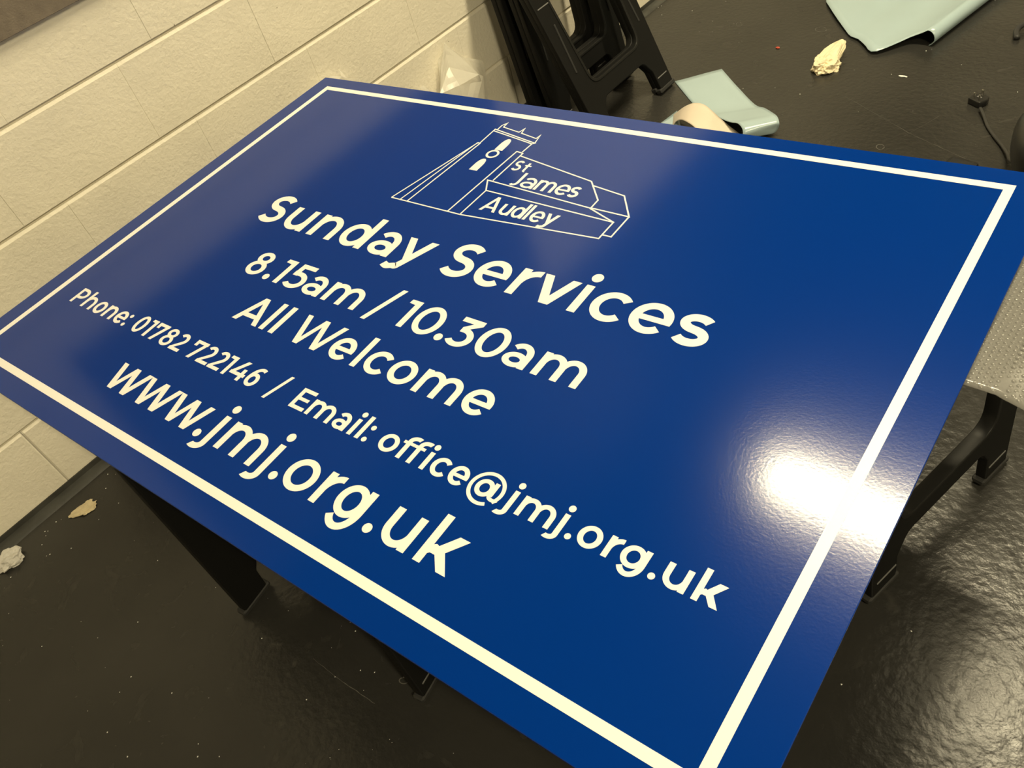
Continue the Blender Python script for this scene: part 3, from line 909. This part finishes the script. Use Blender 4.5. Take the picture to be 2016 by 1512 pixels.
# large sheet with torn edge, rolled along one side
E0 = at((1822, 84), FZ + 0.02); E1 = at((1921, 8), FZ + 0.02)
e1 = (E1 - E0); e1.z = 0; e1.normalize(); e2 = Vector((-e1.y, e1.x, 0))
low = [(1640, -40), (1625, 0), (1637, 20), (1650, 40), (1672, 68), (1690, 76), (1706, 92), (1711, 101), (1722, 113), (1736, 102), (1752, 92), (1763, 91), (1780, 83), (1800, 81), (1815, 83), (1824, 84)]
lowuv = []
for p in low:
    q = at(p, FZ + 0.012) - E0
    lowuv.append((q.dot(e2), q.dot(e1)))
lowuv.sort()
def vlow(d):
    if d <= lowuv[0][0]:
        return lowuv[0][1]
    for (a, b_) in zip(lowuv, lowuv[1:]):
        if a[0] <= d <= b_[0]:
            return lerp(a[1], b_[1], (d - a[0]) / max(1e-6, b_[0] - a[0]))
    return lowuv[-1][1] + (d - lowuv[-1][0]) * 0.9
RR = 0.028
prof = []
for k in range(14):                       # roll, from the tucked-under edge round the outside to the top
    a = math.radians(lerp(-72, 92, k / 13))
    prof.append((-RR * math.cos(a) + 0.004, RR + RR * math.sin(a) + 0.002))
dmax = lowuv[-1][0] + 0.02
for k in range(1, 34):
    t = k / 33
    d = lerp(0.004, dmax, t)
    z = 0.004 + (2 * RR - 0.002) * max(0, 1 - d / 0.16) ** 2 + 0.006 * abs(math.sin(d * 11)) * min(1, d * 5)
    prof.append((d, z))
rows = []
for (d, z) in prof:
    v0 = vlow(max(0.0, d))
    row = []
    for j in range(21):
        v = lerp(v0, 0.85, j / 20)
        p = E0 + e2 * d + e1 * v
        lift = 0.003 * math.exp(-(v - v0) / 0.05) if d > 0.02 else 0
        row.append(Vector((p.x, p.y, FZ + z + lift + (0.002 * noise.noise(p * 12) if d > 0.05 else 0))))
    rows.append(row)
for row in rows:
    for p in row:
        p.z = max(p.z, FZ + 0.0012)
tag(link('film_sheet', sheet_mesh('film_sheet', rows), 'film'), 'large pale blue backing film sheet with torn edge and one rolled side', 'film')

# ------------------------------------------------------------------ crumpled scraps
def crumple(name, centre, size, mat, seed, label, cat, flap=None, sub=4, amp=0.45):
    bm = bmesh.new()
    bmesh.ops.create_icosphere(bm, subdivisions=sub, radius=1.0)
    for v in bm.verts:
        d = v.co.normalized()
        n1 = noise.noise(d * 1.6 + Vector((seed, 0, 0)))
        cell = noise.voronoi(d * 2.6 + Vector((seed, 1, 2)))[0]
        f = 1 + amp * n1 + 0.30 * (cell[0] - 0.35) + 0.16 * noise.noise(d * 7 + Vector((seed, 5, 1)))
        v.co = d * f
        if flap:
            al = d.dot(flap.normalized())
            if al > 0.72:
                v.co += flap * ((al - 0.72) / 0.28) ** 0.8
        v.co = Vector((v.co.x * size[0], v.co.y * size[1], v.co.z * size[2]))
    zmin = min(v.co.z for v in bm.verts)
    for v in bm.verts:
        v.co.z = max(v.co.z, zmin * 0.55)
    zmin = min(v.co.z for v in bm.verts)
    for v in bm.verts:
        v.co.z -= zmin
    o = link(name, from_bm(name, bm), mat, None, (centre.x, centre.y, FZ + 0.0005))
    return tag(o, label, cat)
crumple('crumpled_tape', at((1626, 134)), (0.047, 0.052, 0.026), 'tape', 3.1, 'crumpled cream masking tape ball with one flap sticking out', 'tape', Vector((0.05, 1.5, 0.7)))
crumple('crumpled_tissue', at((22, 1106)), (0.031, 0.036, 0.018), 'tissue', 9.4, 'crumpled pale grey tissue scrap at the foot of the wall', 'paper')
crumple('foam_scrap', at((172, 1000)), (0.021, 0.027, 0.005), 'foam', 5.7, 'flat yellowish foam scrap lying near the wall', 'scrap', Vector((-0.6, -0.9, 0)))
crumple('red_chip', at((1531, 95)), (0.008, 0.006, 0.003), 'red', 2.2, 'tiny red chip on the dark floor', 'chip', sub=2)
crumple('white_shaving', at((1778, 151)), (0.016, 0.004, 0.002), 'bead', 6.2, 'thin white plastic shaving on the floor near the crumpled tape', 'shaving', sub=2)
# white beads and grit swept over the floor: nobody could count them
V, F = [], []
oct_f = ((0, 2, 4), (2, 1, 4), (1, 3, 4), (3, 0, 4), (2, 0, 5), (1, 2, 5), (3, 1, 5), (0, 3, 5))
def bead(c, r):
    b0 = len(V)
    for d in ((1, 0, 0), (-1, 0, 0), (0, 1, 0), (0, -1, 0), (0, 0, 1), (0, 0, -1)):
        V.append((c.x + d[0] * r * random.uniform(.6, 1.2), c.y + d[1] * r * random.uniform(.6, 1.2), c.z + d[2] * r * 0.8 + r * 0.7))
    for f in oct_f:
        F.append(tuple(b0 + k for k in f))
known = [(209, 962), (213, 934), (228, 934), (195, 1023), (111, 1028), (89, 1047), (95, 1046), (91, 1055), (83, 1073), (99, 1092), (92, 1095), (22, 1137), (311, 1104), (272, 1225), (425, 1157), (18, 1208), (193, 1256), (234, 991), (141, 1080),
         (700, 1243), (83, 1273), (259, 1333), (236, 1363), (339, 1365), (173, 1400), (212, 1442), (391, 1465), (390, 1490), (252, 1490), (604, 1378), (660, 1333), (710, 1320), (738, 1324), (796, 1333), (650, 1492), (516, 1257), (1302, 12), (1296, 15), (1303, 30),
         (1429, 3), (1463, 175), (1755, 147), (1575, 186), (1403, 42), (1363, 22), (1823, 101), (1893, 128), (2003, 182), (432, 1490), (1657, 1348), (1794, 1243)]
for p in known:
    bead(at(p), random.uniform(0.0011, 0.0024))
for _ in range(260):
    p = (random.uniform(0, 2016), random.uniform(0, 1512))
    q = at(p)
    if q.x < 0.05 or q.y > 4.4 or (1.2 < q.x < 2.25 and 0.2 < q.y < 1.6):
        continue
    bead(q, random.uniform(0.0004, 0.0011))
dbr = link('floor_grit', mesh('floor_grit', V, F), 'bead')
dbr['kind'] = 'stuff'; dbr['label'] = 'white polystyrene beads and grit scattered over the dark floor'; dbr['category'] = 'grit'

# pale scratches and dried rings on the floor paint
def scratch(px, w):
    P = [at(p, FZ + 0.0003) for p in px]
    V, F = [], []
    for i, p in enumerate(P):
        t = (P[min(i + 1, len(P) - 1)] - P[max(i - 1, 0)]).normalized()
        n_ = Vector((-t.y, t.x, 0)) * (w / 2 * random.uniform(0.4, 1.2))
        V += [p + n_, p - n_]
    for i in range(len(P) - 1):
        F.append((2 * i, 2 * i + 1, 2 * i + 3, 2 * i + 2))
    return link('scratch', mesh('scratch', V, F), 'scratch', floor)
def seg(a, b_, n):
    return [(lerp(a[0], b_[0], k / n) + random.uniform(-1, 1), lerp(a[1], b_[1], k / n) + random.uniform(-.6, .6)) for k in range(n + 1)]
scratch(seg((616, 1296), (658, 1330), 8), 0.0008)
scratch(seg((658, 1330), (738, 1385), 14), 0.0016)
scratch(seg((1664, 190), (1790, 262), 10), 0.0012)
scratch(seg((1790, 262), (1900, 312), 10), 0.0010)
scratch(seg((1780, 268), (1850, 228), 8), 0.0009)
for cxy, rr in (((1733, 289), (8, 5)), ((1616, 58), (11, 5)), ((1455, 48), (6, 4)), ((795, 1340), (9, 6))):
    scratch([(cxy[0] + rr[0] * math.cos(2 * PI * k / 14), cxy[1] + rr[1] * math.sin(2 * PI * k / 14)) for k in range(14)], 0.0022)

# ------------------------------------------------------------------ clear polythene against the wall
def on_wall(p, x):
    d = ray(p)
    return CAM + d * ((x - CAM.x) / d.x)
bag = thing('polythene_bag', 'crumpled clear polythene bag bunched against the block wall beside the folded trestles', 'plastic bag', (0, 0, 0))
def crease_sheet(name, pts, tris):
    """creased film: triangles subdivided twice with a slight billow, given thickness"""
    P = [on_wall(p[:2], p[2]) for p in pts]
    bm = bmesh.new()
    vs = [bm.verts.new(p) for p in P]
    for t in tris:
        bm.faces.new([vs[k] for k in t])
    bmesh.ops.subdivide_edges(bm, edges=bm.edges[:], cuts=3, use_grid_fill=True)
    for v in bm.verts:
        v.co.x = max(0.004, v.co.x + 0.006 * noise.noise(v.co * 22))
        v.co.z = max(FZ + 0.001, v.co.z)
    bmesh.ops.recalc_face_normals(bm, faces=bm.faces)
    bmesh.ops.solidify(bm, geom=bm.faces[:], thickness=0.0005)
    return link(name, from_bm(name, bm), 'bag', bag)
crease_sheet('bag_front', [(873, 82, .03), (884, 132, .05), (944, 147, .10), (866, 186, .08), (905, 168, .11), (893, 236, .10), (840, 230, .05), (928, 250, .12), (958, 238, .05), (952, 150, .06), (948, 160, .09)],
             [(0, 1, 2), (0, 3, 1), (1, 3, 4), (1, 4, 2), (3, 5, 4), (3, 6, 5), (4, 5, 7), (4, 7, 10), (10, 7, 8), (2, 10, 9), (9, 10, 8)])
crease_sheet('bag_back', [(862, 117, .02), (880, 92, .025), (915, 113, .02), (950, 119, .03), (958, 150, .03), (962, 200, .03), (960, 250, .05), (880, 250, .04), (868, 180, .03)],
             [(0, 1, 2), (0, 2, 8), (2, 3, 4), (2, 4, 5), (2, 5, 8), (8, 5, 7), (5, 6, 7)])
crease_sheet('bag_edge', [(828, 172, .03), (846, 178, .05), (858, 190, .06), (862, 240, .05), (815, 230, .02), (833, 168, .035)],
             [(0, 1, 4), (0, 5, 1), (1, 2, 3), (1, 3, 4)])
crease_sheet('bag_side', [(622, 176, .03), (632, 158, .03), (650, 150, .035), (672, 150, .05), (668, 136, .03), (684, 154, .05), (706, 156, .04), (712, 230, .04), (600, 250, .05)],
             [(0, 1, 8), (1, 2, 8), (2, 3, 8), (3, 4, 5), (3, 5, 7), (3, 7, 8), (5, 6, 7)])

# ------------------------------------------------------------------ mains plug, lead and the black tool case
cc = at((2076, 352))
tool = thing('power_tool', 'gloss black rounded power tool with mains lead and three pin plug', 'tool', (cc.x, cc.y, FZ), math.radians(20))
TI = Matrix.LocRotScale(tool.location, tool.rotation_euler, None).inverted()
pp = at((1926, 204))
body = curve_mesh('plug_body', rounded([(-0.025, -0.022), (0.025, -0.022), (0.027, 0.006), (0.016, 0.026), (-0.016, 0.026), (-0.027, 0.006)], 0.006), [], 0.022, 0.003)
body.materials.append(M['case'])
plug = link('plug_body', body, None, tool)
plug.matrix_local = TI @ Matrix.LocRotScale(Vector((pp.x, pp.y, FZ + 0.011)), Matrix.Rotation(math.radians(-28), 3, 'Z').to_quaternion(), None)
box('pin', (-0.004, 0.004, 0.008, 0.012, 0.009, 0.034), 'metal', plug, bev=0.0008)
for s_ in (-0.011, 0.011):
    box('pin', (s_ - 0.003, s_ + 0.003, -0.013, -0.009, 0.009, 0.029), 'metal', plug, bev=0.0008)
box('fuse_cover', (-0.008, 0.008, -0.004, 0.004, 0.0105, 0.0135), 'scuff', plug, bev=0.0006)
pts = [at((1930, 213), FZ + 0.012), at((1936, 226), FZ + 0.010), at((1944, 248), FZ + 0.006), at((1957, 268), FZ + 0.006), at((1974, 289), FZ + 0.008), at((1984, 305), FZ + 0.016), at((1988, 316), FZ + 0.03), at((2004, 326), FZ + 0.05)]
lead = link('lead', tube_mesh('lead', [TI @ p for p in smooth_path(pts, 7)], 0.0048, 10), 'cable', tool)
bm = bmesh.new()
bmesh.ops.create_uvsphere(bm, u_segments=40, v_segments=24, radius=1.0)
for v in bm.verts:
    x, y, z = v.co
    sg = lambda t, p: math.copysign(abs(t) ** p, t)
    v.co = Vector((sg(x, 0.8) * 0.125, sg(y, 0.8) * 0.17, sg(z, 0.75) * 0.10 + 0.104))
link('tool_body', from_bm('tool_body', bm, True), 'case', tool)
hp = [(0.0, -0.10, 0.195), (0.0, -0.07, 0.235), (0.0, 0.0, 0.25), (0.0, 0.07, 0.235), (0.0, 0.10, 0.195)]
link('handle', tube_mesh('handle', smooth_path(hp, 6), 0.014, 10), 'plastic', tool)
for sx in (-1, 1):
    for sy in (-1, 1):
        link('foot', tube_mesh('foot', [(sx * 0.06, sy * 0.09, 0.0), (sx * 0.06, sy * 0.09, 0.02)], 0.014, 10), 'rubber', tool)
link('white_glint', from_bm('white_glint', box_bm(-0.004, 0.004, -0.002, 0.002, 0, 0.002)), 'bead', tool, (-0.075, 0.02, 0.185), (0, -0.6, 0))  # small white piece standing in for a glint of light on the case
# cable end just inside the frame
cp = at((2016, 64))
pts = [cp + Vector(p) for p in ((-0.004, -0.06, 0.008), (-0.018, -0.03, 0.014), (-0.016, 0.0, 0.02), (0.006, 0.03, 0.022), (0.05, 0.035, 0.014), (0.10, 0.02, 0.010), (0.16, 0.04, 0.010))]
tag(link('cable_end', tube_mesh('cable_end', smooth_path(pts, 6), 0.010, 10), 'cable'), 'black rubber cable curled on the floor past the film sheet', 'cable')
